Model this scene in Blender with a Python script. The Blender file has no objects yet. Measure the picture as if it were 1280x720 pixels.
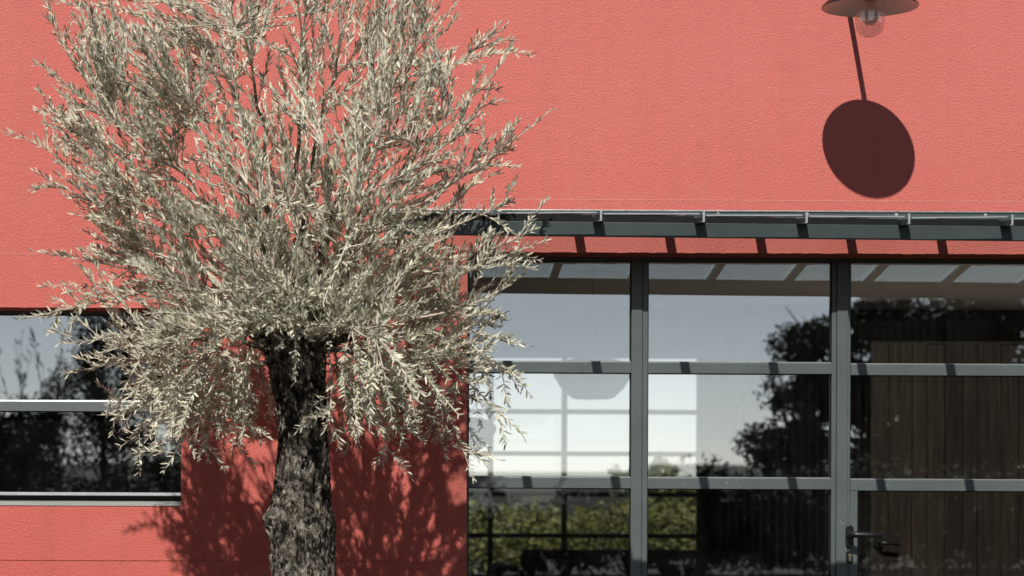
import bpy, bmesh, math, random
from mathutils import Vector, Matrix, noise
R = math.radians
sc = bpy.context.scene
COL = sc.collection

# ------------------------------------------------------------------ camera
CAMZ = 1.27                       # eye height, metres
cam_d = bpy.data.cameras.new('camera'); cam = bpy.data.objects.new('camera', cam_d); COL.objects.link(cam)
cam_d.sensor_width = 36.0
cam_d.lens = 2772 / 1280 * 36.0
cam_d.shift_x = 130 / 1280; cam_d.shift_y = 240 / 1280      # shift lens: level camera, verticals stay vertical
cam_d.clip_start = 0.1; cam_d.clip_end = 3000
cam.location = (0, -9.0, CAMZ)
cam.rotation_euler = (Matrix.Rotation(R(90), 3, 'X') @ Matrix.Rotation(R(0.25), 3, 'Z')).to_euler()
sc.camera = cam
cam_d.dof.use_dof = True; cam_d.dof.focus_distance = 8.4; cam_d.dof.aperture_fstop = 4.0
sc.render.resolution_x = 1024; sc.render.resolution_y = 576

# ------------------------------------------------------------------ sky and sun
SUNV = Vector((-0.20, -1.0, 1.08)).normalized()            # towards the sun
w = bpy.data.worlds.new("World"); sc.world = w; w.use_nodes = True
nt = w.node_tree; nt.nodes.clear()
out = nt.nodes.new('ShaderNodeOutputWorld'); bg = nt.nodes.new('ShaderNodeBackground'); sky = nt.nodes.new('ShaderNodeTexSky')
sky.sky_type = 'NISHITA'; sky.sun_disc = False
sky.sun_elevation = math.asin(SUNV.z); sky.sun_rotation = math.atan2(SUNV.x, SUNV.y)
sky.air_density = 0.5; sky.dust_density = 0.3; sky.ozone_density = 1.0
bg.inputs['Strength'].default_value = 0.05
# pale haze low over the horizon, the same all the way round
tcw = nt.nodes.new('ShaderNodeTexCoord'); sp = nt.nodes.new('ShaderNodeSeparateXYZ'); nt.links.new(tcw.outputs['Generated'], sp.inputs[0])
def wm(op, a, b):
    m = nt.nodes.new('ShaderNodeMath'); m.operation = op
    for i, v in enumerate((a, b)):
        if isinstance(v, bpy.types.NodeSocket): nt.links.new(v, m.inputs[i])
        else: m.inputs[i].default_value = v
    return m.outputs[0]
hz = wm('POWER', 2.718, wm('MULTIPLY', wm('MAXIMUM', sp.outputs['Z'], 0.0), -8.0))
wn = nt.nodes.new('ShaderNodeTexNoise'); wn.inputs['Scale'].default_value = 5.0; wn.inputs['Detail'].default_value = 4
wmap = nt.nodes.new('ShaderNodeMapping'); wmap.inputs['Scale'].default_value = (1, 1, 4); nt.links.new(tcw.outputs['Generated'], wmap.inputs[0]); nt.links.new(wmap.outputs[0], wn.inputs['Vector'])
hz = wm('MULTIPLY', hz, wm('MULTIPLY', wm('ADD', wn.outputs['Fac'], 1.5), 0.5))
HAZE = 17.5
cbw = nt.nodes.new('ShaderNodeVectorMath'); cbw.operation = 'SCALE'; cbw.inputs[0].default_value = (1.14 * HAZE, 1.07 * HAZE, 0.95 * HAZE); nt.links.new(hz, cbw.inputs['Scale'])
addw = nt.nodes.new('ShaderNodeVectorMath'); addw.operation = 'ADD'; nt.links.new(sky.outputs[0], addw.inputs[0]); nt.links.new(cbw.outputs[0], addw.inputs[1])
nt.links.new(addw.outputs[0], bg.inputs[0]); nt.links.new(bg.outputs[0], out.inputs[0])
sd = bpy.data.lights.new('sun', 'SUN'); sd.energy = 5.0; sd.angle = R(0.53); sd.color = (1.0, 0.95, 0.87)
sun = bpy.data.objects.new('sun', sd); COL.objects.link(sun)
sun.rotation_euler = SUNV.to_track_quat('Z', 'Y').to_euler(); sun.location = (-3, -12, 12)
sc.view_settings.view_transform = 'Standard'; sc.view_settings.look = 'None'
sc.view_settings.gamma = 1.0; sc.view_settings.exposure = -0.18
sc.render.engine = 'CYCLES'
sc.cycles.max_bounces = 10; sc.cycles.transparent_max_bounces = 16; sc.cycles.glossy_bounces = 5
sc.cycles.diffuse_bounces = 3
sc.cycles.caustics_reflective = False; sc.cycles.caustics_refractive = False

# ------------------------------------------------------------------ node helpers
def mat(name):
    m = bpy.data.materials.new(name); m.use_nodes = True
    t = m.node_tree; t.nodes.clear()
    o = t.nodes.new('ShaderNodeOutputMaterial')
    return m, t, o
def N(t, typ, **kw):
    n = t.nodes.new(typ)
    for k, v in kw.items():
        if k in n.inputs.keys() if hasattr(n.inputs, 'keys') else False: n.inputs[k].default_value = v
        else: setattr(n, k, v)
    return n
def L(t, a, b): t.links.new(a, b)
def coords(t, scale=(1, 1, 1), rot=(0, 0, 0)):
    tc = t.nodes.new('ShaderNodeTexCoord'); mp = t.nodes.new('ShaderNodeMapping')
    mp.inputs['Scale'].default_value = scale; mp.inputs['Rotation'].default_value = rot
    L(t, tc.outputs['Object'], mp.inputs[0]); return mp.outputs[0]
def noisen(t, vec, scale, detail=4, rough=0.5, dist=0.0):
    n = t.nodes.new('ShaderNodeTexNoise'); n.inputs['Scale'].default_value = scale
    n.inputs['Detail'].default_value = detail; n.inputs['Roughness'].default_value = rough
    n.inputs['Distortion'].default_value = dist; L(t, vec, n.inputs['Vector']); return n.outputs['Fac']
def ramp(t, fac, stops):
    r = t.nodes.new('ShaderNodeValToRGB'); e = r.color_ramp.elements
    while len(e) < len(stops): e.new(0.5)
    for i, (p, c) in enumerate(stops):
        e[i].position = p; e[i].color = (*c, 1) if len(c) == 3 else c
    L(t, fac, r.inputs[0]); return r.outputs[0]
def mixc(t, f, a, b):
    m = t.nodes.new('ShaderNodeMix'); m.data_type = 'RGBA'
    for s, v in ((m.inputs[0], f), (m.inputs[6], a), (m.inputs[7], b)):
        if hasattr(v, 'links') or isinstance(v, bpy.types.NodeSocket): L(t, v, s)
        elif isinstance(v, (int, float)): s.default_value = v
        else: s.default_value = (*v, 1)
    return m.outputs[2]
def math_(t, op, a, b=0.0, c=None):
    m = t.nodes.new('ShaderNodeMath'); m.operation = op
    for i, v in enumerate([a, b] + ([c] if c is not None else [])):
        if isinstance(v, bpy.types.NodeSocket): L(t, v, m.inputs[i])
        else: m.inputs[i].default_value = v
    return m.outputs[0]
def bump(t, h, strength, dist, nrm=None):
    b = t.nodes.new('ShaderNodeBump'); b.inputs['Strength'].default_value = strength; b.inputs['Distance'].default_value = dist
    L(t, h, b.inputs['Height'])
    if nrm: L(t, nrm, b.inputs['Normal'])
    return b.outputs[0]
def bsdf(t, o, col, rough=0.6, metal=0.0, spec=0.5, nrm=None):
    p = t.nodes.new('ShaderNodeBsdfPrincipled')
    for k, v in (('Base Color', col), ('Roughness', rough), ('Metallic', metal), ('Specular IOR Level', spec)):
        if isinstance(v, bpy.types.NodeSocket): L(t, v, p.inputs[k])
        elif isinstance(v, (int, float)): p.inputs[k].default_value = v
        else: p.inputs[k].default_value = (*v, 1)
    if nrm: L(t, nrm, p.inputs['Normal'])
    L(t, p.outputs[0], o.inputs[0]); return p

# ------------------------------------------------------------------ materials
M = {}
def simple(name, col, rough=0.6, metal=0.0, spec=0.5, var=0.12, vs=8.0, bs=0.0, bscale=60):
    m, t, o = mat(name); v = coords(t)
    f = noisen(t, v, vs, 5, 0.6)
    lo = tuple(c * (1 - var) for c in col); hi = tuple(min(1, c * (1 + var)) for c in col)
    c = ramp(t, f, [(0.3, lo), (0.7, hi)])
    rr = math_(t, 'MULTIPLY_ADD', noisen(t, v, vs * 3, 3), 0.2, rough - 0.1)
    nr = bump(t, noisen(t, v, bscale, 4), bs, 0.002) if bs else None
    bsdf(t, o, c, rr, metal, spec, nr); M[name] = m; return m

def stucco():
    m, t, o = mat('stucco')
    v = coords(t)
    big = noisen(t, v, 0.9, 4, 0.55)
    streak = noisen(t, coords(t, (5.0, 1, 0.7)), 1.6, 4, 0.6)
    c = ramp(t, big, [(0.25, (0.69, 0.150, 0.122)), (0.75, (0.735, 0.195, 0.165))])
    c = mixc(t, math_(t, 'MULTIPLY', ramp(t, streak, [(0.45, (0, 0, 0)), (0.75, (1, 1, 1))]), 0.35), c, (0.66, 0.135, 0.11))
    rain = noisen(t, coords(t, (7.0, 1, 0.25)), 2.2, 5, 0.7)
    c = mixc(t, math_(t, 'MULTIPLY', ramp(t, rain, [(0.50, (0, 0, 0)), (0.68, (1, 1, 1))]), 0.42), c, (0.50, 0.16, 0.125))
    pat = noisen(t, v, 3.1, 5, 0.65, 0.4)
    c = mixc(t, math_(t, 'MULTIPLY', ramp(t, pat, [(0.5, (0, 0, 0)), (0.7, (1, 1, 1))]), 0.22), c, (0.78, 0.26, 0.22))
    fine = noisen(t, coords(t, (1, 1, 1.15), (0, R(-18), 0)), 125, 5, 0.68, 0.35)
    c = mixc(t, math_(t, 'MULTIPLY', ramp(t, fine, [(0.35, (1, 1, 1)), (0.5, (0, 0, 0))]), 0.22), c, (0.50, 0.085, 0.07))
    speck = noisen(t, v, 170, 3, 0.7)
    c = mixc(t, math_(t, 'MULTIPLY', ramp(t, speck, [(0.36, (1, 1, 1)), (0.5, (0, 0, 0))]), 0.30), c, (0.47, 0.11, 0.09))
    c = mixc(t, math_(t, 'MULTIPLY', ramp(t, speck, [(0.52, (0, 0, 0)), (0.66, (1, 1, 1))]), 0.30), c, (0.82, 0.34, 0.30))
    sz = t.nodes.new('ShaderNodeSeparateXYZ'); L(t, v, sz.inputs[0])
    c = mixc(t, math_(t, 'MULTIPLY', ramp(t, math_(t, 'MULTIPLY', sz.outputs[2], 0.25), [(0.25, (0, 0, 0)), (0.75, (1, 1, 1))]), 0.5), c, (0.745, 0.245, 0.215))
    spots = noisen(t, v, 7.0, 3, 0.5)
    c = mixc(t, math_(t, 'MULTIPLY', ramp(t, spots, [(0.66, (0, 0, 0)), (0.72, (1, 1, 1))]), 0.12), c, (0.40, 0.12, 0.06))
    h = math_(t, 'ADD', fine, math_(t, 'MULTIPLY', noisen(t, v, 150, 3, 0.65), 0.8))
    h = math_(t, 'ADD', h, math_(t, 'MULTIPLY', noisen(t, v, 22, 3, 0.5), 0.5))
    bsdf(t, o, c, 0.9, 0, 0.05, bump(t, h, 1.0, 0.0042)); M['stucco'] = m
stucco()

def glass(name, r0, tint, wav=0.3, dirt=0.0):
    m, t, o = mat(name)
    v = coords(t)
    nb = bump(t, noisen(t, v, 1.6, 1), wav, 0.0012)
    geo = t.nodes.new('ShaderNodeNewGeometry')
    d = t.nodes.new('ShaderNodeVectorMath'); d.operation = 'DOT_PRODUCT'
    L(t, geo.outputs['Normal'], d.inputs[0]); L(t, geo.outputs['Incoming'], d.inputs[1])
    a = math_(t, 'ABSOLUTE', d.outputs['Value'])
    s = math_(t, 'POWER', math_(t, 'SUBTRACT', 1.0, a), 5.0)
    f = math_(t, 'MULTIPLY_ADD', s, 1 - r0, r0)
    tr = t.nodes.new('ShaderNodeBsdfTransparent'); tr.inputs[0].default_value = (*tint, 1)
    gl = t.nodes.new('ShaderNodeBsdfGlossy'); gl.inputs['Roughness'].default_value = 0.0; gl.inputs[0].default_value = (0.93, 0.98, 1, 1)
    L(t, nb, gl.inputs['Normal'])
    mx = t.nodes.new('ShaderNodeMixShader'); L(t, f, mx.inputs[0]); L(t, tr.outputs[0], mx.inputs[1]); L(t, gl.outputs[0], mx.inputs[2])
    last = mx.outputs[0]
    if dirt:
        df = t.nodes.new('ShaderNodeBsdfDiffuse'); df.inputs[0].default_value = (0.55, 0.53, 0.50, 1)
        m2 = t.nodes.new('ShaderNodeMixShader')
        dn = ramp(t, noisen(t, coords(t, (1, 1, 0.5)), 6, 5, 0.65), [(0.35, (0, 0, 0)), (0.8, (1, 1, 1))])
        L(t, math_(t, 'MULTIPLY', dn, dirt), m2.inputs[0])
        L(t, last, m2.inputs[1]); L(t, df.outputs[0], m2.inputs[2]); last = m2.outputs[0]
    L(t, last, o.inputs[0]); M[name] = m
glass('window_glass', 0.30, (0.94, 0.96, 0.96), 0.15, 0.008)
glass('canopy_glass', 0.06, (0.93, 0.96, 0.95), 0.1, 0.09)
glass('clear_glass', 0.06, (0.96, 0.95, 0.94), 0.0, 0.02)
glass('jar_glass', 0.16, (0.96, 0.94, 0.93), 0.0, 0.22)

def painted():
    m, t, o = mat('grey_paint'); v = coords(t)
    c = ramp(t, noisen(t, v, 5, 4), [(0.3, (0.128, 0.150, 0.154)), (0.7, (0.150, 0.172, 0.175))])
    chips = ramp(t, noisen(t, v, 38, 3, 0.6, 0.5), [(0.705, (0, 0, 0)), (0.73, (1, 1, 1))])
    c = mixc(t, math_(t, 'MULTIPLY', chips, 0.7), c, (0.42, 0.40, 0.38))
    dust = ramp(t, noisen(t, v, 14, 5, 0.7), [(0.5, (0, 0, 0)), (0.8, (1, 1, 1))])
    c = mixc(t, math_(t, 'MULTIPLY', dust, 0.12), c, (0.35, 0.34, 0.31))
    bsdf(t, o, c, math_(t, 'MULTIPLY_ADD', noisen(t, v, 30, 3), 0.16, 0.22), 0, 0.6, bump(t, noisen(t, v, 120, 3), 0.15, 0.001)); M['grey_paint'] = m
painted()
simple('steel_paint', (0.060, 0.078, 0.082), 0.45, 0.0, 0.5, 0.15, 6, 0.1, 200)
simple('galvanised', (0.38, 0.40, 0.41), 0.35, 0.85, 0.5, 0.25, 30, 0.1, 150)
simple('aluminium', (0.62, 0.64, 0.66), 0.32, 0.6, 0.5, 0.08, 12)
simple('sill_metal', (0.36, 0.37, 0.36), 0.5, 0.2, 0.5, 0.15, 10, 0.1, 90)
simple('rubber', (0.012, 0.012, 0.013), 0.7, 0, 0.3)
simple('black_enamel', (0.012, 0.011, 0.012), 0.38, 0, 0.6)
simple('white_enamel', (0.94, 0.93, 0.91), 0.35, 0, 0.5, 0.03)
simple('white_plastic', (0.55, 0.54, 0.52), 0.5)
simple('brass', (0.75, 0.66, 0.45), 0.25, 1.0, 0.5, 0.1, 60)
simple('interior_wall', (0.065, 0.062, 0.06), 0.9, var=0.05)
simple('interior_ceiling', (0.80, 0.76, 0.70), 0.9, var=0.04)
simple('interior_floor', (0.50, 0.46, 0.41), 0.6, var=0.2)
simple('lamp_grey', (0.26, 0.26, 0.26), 0.6)
simple('curtain_cloth', (0.10, 0.105, 0.11), 0.9)
simple('sofa_cloth', (0.022, 0.021, 0.020), 0.9, var=0.2, vs=20)
simple('cushion_cloth', (0.05, 0.045, 0.04), 0.9)
simple('ground_gravel', (0.034, 0.034, 0.024), 0.95, var=0.35, vs=3, bs=0.8, bscale=40)
simple('pale_joint', (0.72, 0.34, 0.30), 0.9, var=0.15, vs=30)  # paler stucco tone for joint edges that catch the sun
simple('roof_slab', (0.3, 0.3, 0.3), 0.8)

def wood():
    m, t, o = mat('dark_wood')
    oi = t.nodes.new('ShaderNodeObjectInfo')
    tc = t.nodes.new('ShaderNodeTexCoord'); ad = t.nodes.new('ShaderNodeVectorMath'); ad.operation = 'ADD'
    cb = t.nodes.new('ShaderNodeCombineXYZ'); L(t, math_(t, 'MULTIPLY', oi.outputs['Random'], 30), cb.inputs[0]); L(t, math_(t, 'MULTIPLY', oi.outputs['Random'], 17), cb.inputs[2])
    L(t, tc.outputs['Object'], ad.inputs[0]); L(t, cb.outputs[0], ad.inputs[1])
    mp = t.nodes.new('ShaderNodeMapping'); mp.inputs['Scale'].default_value = (22, 22, 1.1); L(t, ad.outputs[0], mp.inputs[0])
    g = noisen(t, mp.outputs[0], 1.6, 6, 0.62, 1.2)
    c = ramp(t, g, [(0.3, (0.012, 0.008, 0.005)), (0.5, (0.024, 0.016, 0.010)), (0.72, (0.055, 0.038, 0.024))])
    k = noisen(t, ad.outputs[0], 5, 2)
    c = mixc(t, ramp(t, k, [(0.66, (0, 0, 0)), (0.72, (1, 1, 1))]), c, (0.022, 0.013, 0.008))
    br = math_(t, 'MULTIPLY_ADD', oi.outputs['Random'], 0.6, 0.7)
    mm = t.nodes.new('ShaderNodeMix'); mm.data_type = 'RGBA'; mm.blend_type = 'MULTIPLY'; mm.inputs[0].default_value = 1
    L(t, c, mm.inputs[6]); L(t, br, mm.inputs[7])
    bsdf(t, o, mm.outputs[2], 0.6, 0, 0.3, bump(t, g, 0.4, 0.003)); M['dark_wood'] = m
wood()

def bark():
    m, t, o = mat('olive_bark')
    v = coords(t, (1, 1, 0.6))
    a = noisen(t, v, 13, 6, 0.7, 1.2); b = noisen(t, v, 42, 6, 0.75, 1.0); g = noisen(t, coords(t, (1, 1, 0.25)), 30, 4, 0.6, 1.6)
    n3 = t.nodes.new('ShaderNodeTexNoise'); n3.inputs['Scale'].default_value = 11; n3.inputs['Detail'].default_value = 4; L(t, v, n3.inputs['Vector'])
    sc_ = t.nodes.new('ShaderNodeVectorMath'); sc_.operation = 'SCALE'; sc_.inputs['Scale'].default_value = 0.16; L(t, n3.outputs['Color'], sc_.inputs[0])
    wv = t.nodes.new('ShaderNodeVectorMath'); wv.operation = 'ADD'; L(t, v, wv.inputs[0]); L(t, sc_.outputs[0], wv.inputs[1])
    vo = t.nodes.new('ShaderNodeTexVoronoi'); vo.feature = 'DISTANCE_TO_EDGE'; vo.inputs['Scale'].default_value = 24; L(t, wv.outputs[0], vo.inputs['Vector'])
    gap = math_(t, 'ADD', vo.outputs['Distance'], math_(t, 'MULTIPLY', math_(t, 'SUBTRACT', b, 0.5), 0.9))
    mixn = math_(t, 'ADD', math_(t, 'MULTIPLY', a, 0.55), math_(t, 'MULTIPLY', b, 0.45))
    c = ramp(t, mixn, [(0.40, (0.06, 0.05, 0.04)), (0.49, (0.22, 0.195, 0.155)), (0.57, (0.56, 0.51, 0.44))])
    c = mixc(t, ramp(t, gap, [(0.0, (1, 1, 1)), (0.13, (0, 0, 0))]), c, (0.014, 0.011, 0.009))
    h = math_(t, 'ADD', math_(t, 'MULTIPLY', ramp(t, gap, [(0.0, (0, 0, 0)), (0.3, (1, 1, 1))]), 0.9), math_(t, 'ADD', math_(t, 'MULTIPLY', b, 0.9), math_(t, 'MULTIPLY', g, 0.8)))
    bsdf(t, o, c, 0.95, 0, 0.2, bump(t, h, 1.0, 0.016)); M['olive_bark'] = m
bark()
simple('twig_bark', (0.62, 0.55, 0.46), 0.85, var=0.3, vs=25, bs=0.4, bscale=120)
simple('branch_bark', (0.15, 0.13, 0.105), 0.9, var=0.35, vs=25, bs=0.6, bscale=90)

def leaf(name, front, back, trans=0.12, vary=0.35, rough=0.5):
    m, t, o = mat(name)
    geo = t.nodes.new('ShaderNodeNewGeometry')
    rnd = geo.outputs['Random Per Island']
    oi = t.nodes.new('ShaderNodeObjectInfo')
    rr = math_(t, 'FRACT', math_(t, 'ADD', rnd, oi.outputs['Random']))
    c = mixc(t, geo.outputs['Backfacing'], front, back)
    br = math_(t, 'MULTIPLY_ADD', rr, vary * 2, 1 - vary)
    mm = t.nodes.new('ShaderNodeMix'); mm.data_type = 'RGBA'; mm.blend_type = 'MULTIPLY'; mm.inputs[0].default_value = 1
    L(t, c, mm.inputs[6]); L(t, br, mm.inputs[7])
    if name == 'olive_leaf':
        old = math_(t, 'LESS_THAN', rr, 0.15)
        mm2 = mixc(t, math_(t, 'MULTIPLY', old, 0.8), mm.outputs[2], (0.17, 0.19, 0.11))
    else: mm2 = mm.outputs[2]
    rare = math_(t, 'GREATER_THAN', rr, 0.93)
    cc = mixc(t, math_(t, 'MULTIPLY', rare, 0.5), mm2, tuple(min(1, x * 1.35) for x in (back[0], back[1] * 0.92, back[2] * 0.78)))
    p = t.nodes.new('ShaderNodeBsdfPrincipled'); L(t, cc, p.inputs['Base Color']); p.inputs['Roughness'].default_value = rough
    p.inputs['Specular IOR Level'].default_value = 0.5
    tl = t.nodes.new('ShaderNodeBsdfTranslucent'); L(t, cc, tl.inputs[0])
    mx = t.nodes.new('ShaderNodeMixShader'); mx.inputs[0].default_value = trans
    L(t, p.outputs[0], mx.inputs[1]); L(t, tl.outputs[0], mx.inputs[2]); L(t, mx.outputs[0], o.inputs[0]); M[name] = m
leaf('olive_leaf', (0.66, 0.665, 0.53), (0.86, 0.86, 0.77), 0.30, 0.36, 0.45)
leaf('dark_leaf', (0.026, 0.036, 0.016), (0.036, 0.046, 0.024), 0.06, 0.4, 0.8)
leaf('garden_leaf', (0.215, 0.225, 0.07), (0.24, 0.245, 0.10), 0.15, 0.6)

# ------------------------------------------------------------------ object helpers
def link(name, me, m=None, parent=None):
    o = bpy.data.objects.new(name, me); COL.objects.link(o)
    if m is not None and me is not None:
        for x in (m if isinstance(m, (list, tuple)) else [m]): me.materials.append(M[x])
    if parent: o.parent = parent
    return o
def obj(name, bm, m=None, parent=None, smooth=False, bevel=0.0):
    me = bpy.data.meshes.new(name)
    bmesh.ops.recalc_face_normals(bm, faces=bm.faces)
    bm.to_mesh(me); bm.free()
    if smooth:
        for p in me.polygons: p.use_smooth = True
    o = link(name, me, m, parent)
    if bevel:
        b = o.modifiers.new('bevel', 'BEVEL'); b.width = bevel; b.segments = 2; b.limit_method = 'ANGLE'
    return o
def tag(o, label=None, cat=None, group=None, kind=None):
    if label: o['label'] = label
    if cat: o['category'] = cat
    if group: o['group'] = group
    if kind: o['kind'] = kind
    return o
def empty(name, loc=(0, 0, 0)):
    o = bpy.data.objects.new(name, None); COL.objects.link(o); o.location = loc; o.empty_display_size = 0.1; return o
def box(bm, x0, x1, y0, y1, z0, z1, mi=0):
    v = [bm.verts.new((x, y, z)) for x in (x0, x1) for y in (y0, y1) for z in (z0, z1)]
    for f in ((0, 1, 3, 2), (4, 6, 7, 5), (0, 4, 5, 1), (2, 3, 7, 6), (0, 2, 6, 4), (1, 5, 7, 3)):
        fc = bm.faces.new([v[i] for i in f]); fc.material_index = mi
def bx(*a, mi=0):
    bm = bmesh.new(); box(bm, *a, mi=mi); return bm
def tube(bm, pts, rad, seg=10, cap=True, mi=0):
    rings = []; n = len(pts); pts = [Vector(p) for p in pts]
    up = Vector((0.13, 0.31, 1)).normalized()
    for i, p in enumerate(pts):
        d = (pts[min(i + 1, n - 1)] - pts[max(i - 1, 0)]).normalized()
        a = d.cross(up)
        if a.length < 1e-3: a = d.cross(Vector((1, 0, 0)))
        a.normalize(); b = d.cross(a); r = rad[i] if isinstance(rad, (list, tuple)) else rad
        rings.append([bm.verts.new(p + (a * math.cos(2 * math.pi * k / seg) + b * math.sin(2 * math.pi * k / seg)) * r) for k in range(seg)])
    for i in range(n - 1):
        for k in range(seg):
            f = bm.faces.new((rings[i][k], rings[i][(k + 1) % seg], rings[i + 1][(k + 1) % seg], rings[i + 1][k])); f.material_index = mi; f.smooth = True
    if cap:
        for rg in (rings[0], rings[-1]):
            f = bm.faces.new(rg); f.material_index = mi
def lathe(bm, prof, c=(0, 0, 0), seg=48, mi=0):
    rings = []
    for r, z in prof:
        if r < 1e-5: rings.append([bm.verts.new((c[0], c[1], c[2] + z))])
        else: rings.append([bm.verts.new((c[0] + r * math.cos(2 * math.pi * k / seg), c[1] + r * math.sin(2 * math.pi * k / seg), c[2] + z)) for k in range(seg)])
    for a, b in zip(rings, rings[1:]):
        for k in range(seg):
            k2 = (k + 1) % seg
            vs = ([a[0]] if len(a) == 1 else [a[k], a[k2]]) + ([b[0]] if len(b) == 1 else [b[k2], b[k]])
            f = bm.faces.new(vs); f.material_index = mi; f.smooth = True

# ------------------------------------------------------------------ ground
bm = bmesh.new()
for s in (1,):
    v = [bm.verts.new(p) for p in ((-900, -900, 0), (900, -900, 0), (900, 900, 0), (-900, 900, 0))]; bm.faces.new(v)
tag(obj('ground', bm, 'ground_gravel'), kind='structure')
def terrace():
    return tag(obj('paving', bx(-7, 9, -4.5, -0.005, -0.05, 0.02), 'ground_gravel'), kind='structure')
terrace()

# ------------------------------------------------------------------ the building
Z = CAMZ
FX0, FX1, FZ1 = 0.238, 3.42, Z + 0.928           # glazed front opening
LX0, LX1, LZ0, LZ1 = -3.2, -0.921, Z - 0.113, Z + 0.6945   # left window opening
bld = empty('red_building', (0, 0, 0))
tag(bld, 'red stuccoed building with a grey framed glazed front and a wide left window', 'building')

def build_wall():
    xs = sorted({-6.5, LX0, LX1, FX0, FX1, 7.5, -0.30})
    zs = sorted({0.0, LZ0, LZ1, FZ1, 3.85, Z - 0.3345, Z - 0.3315, Z + 0.5})
    def depth(xc, zc):
        if FX0 < xc < FX1 and zc < FZ1: return None
        if LX0 < xc < LX1 and LZ0 < zc < LZ1: return None
        if Z - 0.3345 < zc < Z - 0.3315 and xc < FX0: return 0.005
        return 0.0
    bm = bmesh.new()
    nx, nz = len(xs) - 1, len(zs) - 1
    D = [[depth((xs[i] + xs[i + 1]) / 2, (zs[j] + zs[j + 1]) / 2) for j in range(nz)] for i in range(nx)]
    T = 0.26
    def q(*p): bm.faces.new([bm.verts.new(x) for x in p])
    for i in range(nx):
        for j in range(nz):
            d = D[i][j]
            if d is None: continue
            x0, x1, z0, z1 = xs[i], xs[i + 1], zs[j], zs[j + 1]
            q((x0, d, z0), (x1, d, z0), (x1, d, z1), (x0, d, z1)); q((x0, T, z1), (x1, T, z1), (x1, T, z0), (x0, T, z0))
    for i in range(nx + 1):
        for j in range(nz):
            a = D[i - 1][j] if i > 0 else None; b = D[i][j] if i < nx else None
            if a == b: continue
            ya = T if a is None else a; yb = T if b is None else b
            q((xs[i], ya, zs[j]), (xs[i], yb, zs[j]), (xs[i], yb, zs[j + 1]), (xs[i], ya, zs[j + 1]))
    for j in range(nz + 1):
        for i in range(nx):
            a = D[i][j - 1] if j > 0 else None; b = D[i][j] if j < nz else None
            if a == b: continue
            ya = T if a is None else a; yb = T if b is None else b
            q((xs[i], ya, zs[j]), (xs[i + 1], ya, zs[j]), (xs[i + 1], yb, zs[j]), (xs[i], yb, zs[j]))
    bmesh.ops.remove_doubles(bm, verts=bm.verts, dist=1e-5)
    obj('stucco_wall', bm, 'stucco', bld)
    # rough lips of plaster where the openings were trimmed
    bm = bmesh.new(); rnd = random.Random(4)
    def lip(x0, x1, z, sgn, amp):
        n = int((x1 - x0) / 0.006); prev = None
        for i in range(n + 1):
            x = x0 + (x1 - x0) * i / n
            d = 0.0008 + amp * max(0, noise.noise((x * 24, z * 5, 0.3)) + 0.35 * rnd.random())
            ring = [bm.verts.new(p) for p in ((x, -0.0012, z + sgn * 0.006), (x, -0.0015, z - sgn * d * 0.6), (x, 0.006, z - sgn * d), (x, 0.012, z + sgn * 0.001))]
            if prev:
                for k in range(3): bm.faces.new((prev[k], ring[k], ring[k + 1], prev[k + 1]))
            prev = ring
    lip(FX0 - 0.004, FX1, FZ1, 1, 0.004); lip(LX0, LX1 + 0.003, LZ1, 1, 0.003)
    obj('plaster_lip', bm, 'stucco', bld)
build_wall()
obj('joint_line', bx(-6.4, -0.45, -0.0008, 0.001, Z + 0.911, Z + 0.9130), 'pale_joint', bld)  # thin pale strips paint the sunlit edge of the wall joints
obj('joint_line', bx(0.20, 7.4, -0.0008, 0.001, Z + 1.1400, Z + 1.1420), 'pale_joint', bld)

# sides, rear wall with its window opening, floor, ceiling, roof, room divider
RY0, RY1 = 8.85, 9.05
RWX0, RWX1, RWZ0, RWZ1 = -0.55, 2.36, 0.15, Z + 1.03
obj('side_wall', bx(-6.5, -6.3, 0.265, RY1, 0.021, 3.85), 'stucco', bld)
obj('side_wall', bx(7.3, 7.5, 0.265, RY1, 0.021, 3.85), 'stucco', bld)
bm = bmesh.new()
box(bm, -6.295, RWX0, RY0, RY1, 0.021, 2.66); box(bm, RWX1, 7.295, RY0, RY1, 0.021, 2.66)
box(bm, RWX0, RWX1, RY0, RY1, RWZ1, 2.66); box(bm, RWX0, RWX1, RY0, RY1, 0.021, RWZ0)
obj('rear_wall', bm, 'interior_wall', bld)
def holed(name, x0, x1, y0, y1, z0, z1, hx0, hx1, hy0, hy1, m):
    bm = bmesh.new()
    box(bm, x0, hx0, y0, y1, z0, z1); box(bm, hx1, x1, y0, y1, z0, z1); box(bm, hx0, hx1, y0, hy0, z0, z1); box(bm, hx0, hx1, hy1, y1, z0, z1)
    obj(name, bm, m, bld)
holed('ceiling', -6.295, 7.295, 0.265, RY1, 2.665, 2.80, 1.6, 5.6, 0.7, 4.9, 'interior_ceiling')  # unseen opening here and in the roof, added to let sun into the room
holed('roof', -6.295, 7.295, 0.265, RY1, 2.803, 2.95, 1.6, 5.6, 0.7, 4.9, 'roof_slab')
obj('floor', bx(-6.295, 7.295, 0.265, RY1, 0.003, 0.02), 'interior_floor', bld)
obj('room_divider', bx(-0.95, -0.80, 0.27, RY0 - 0.003, 0.0215, 2.66), 'interior_wall', bld)

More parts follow.
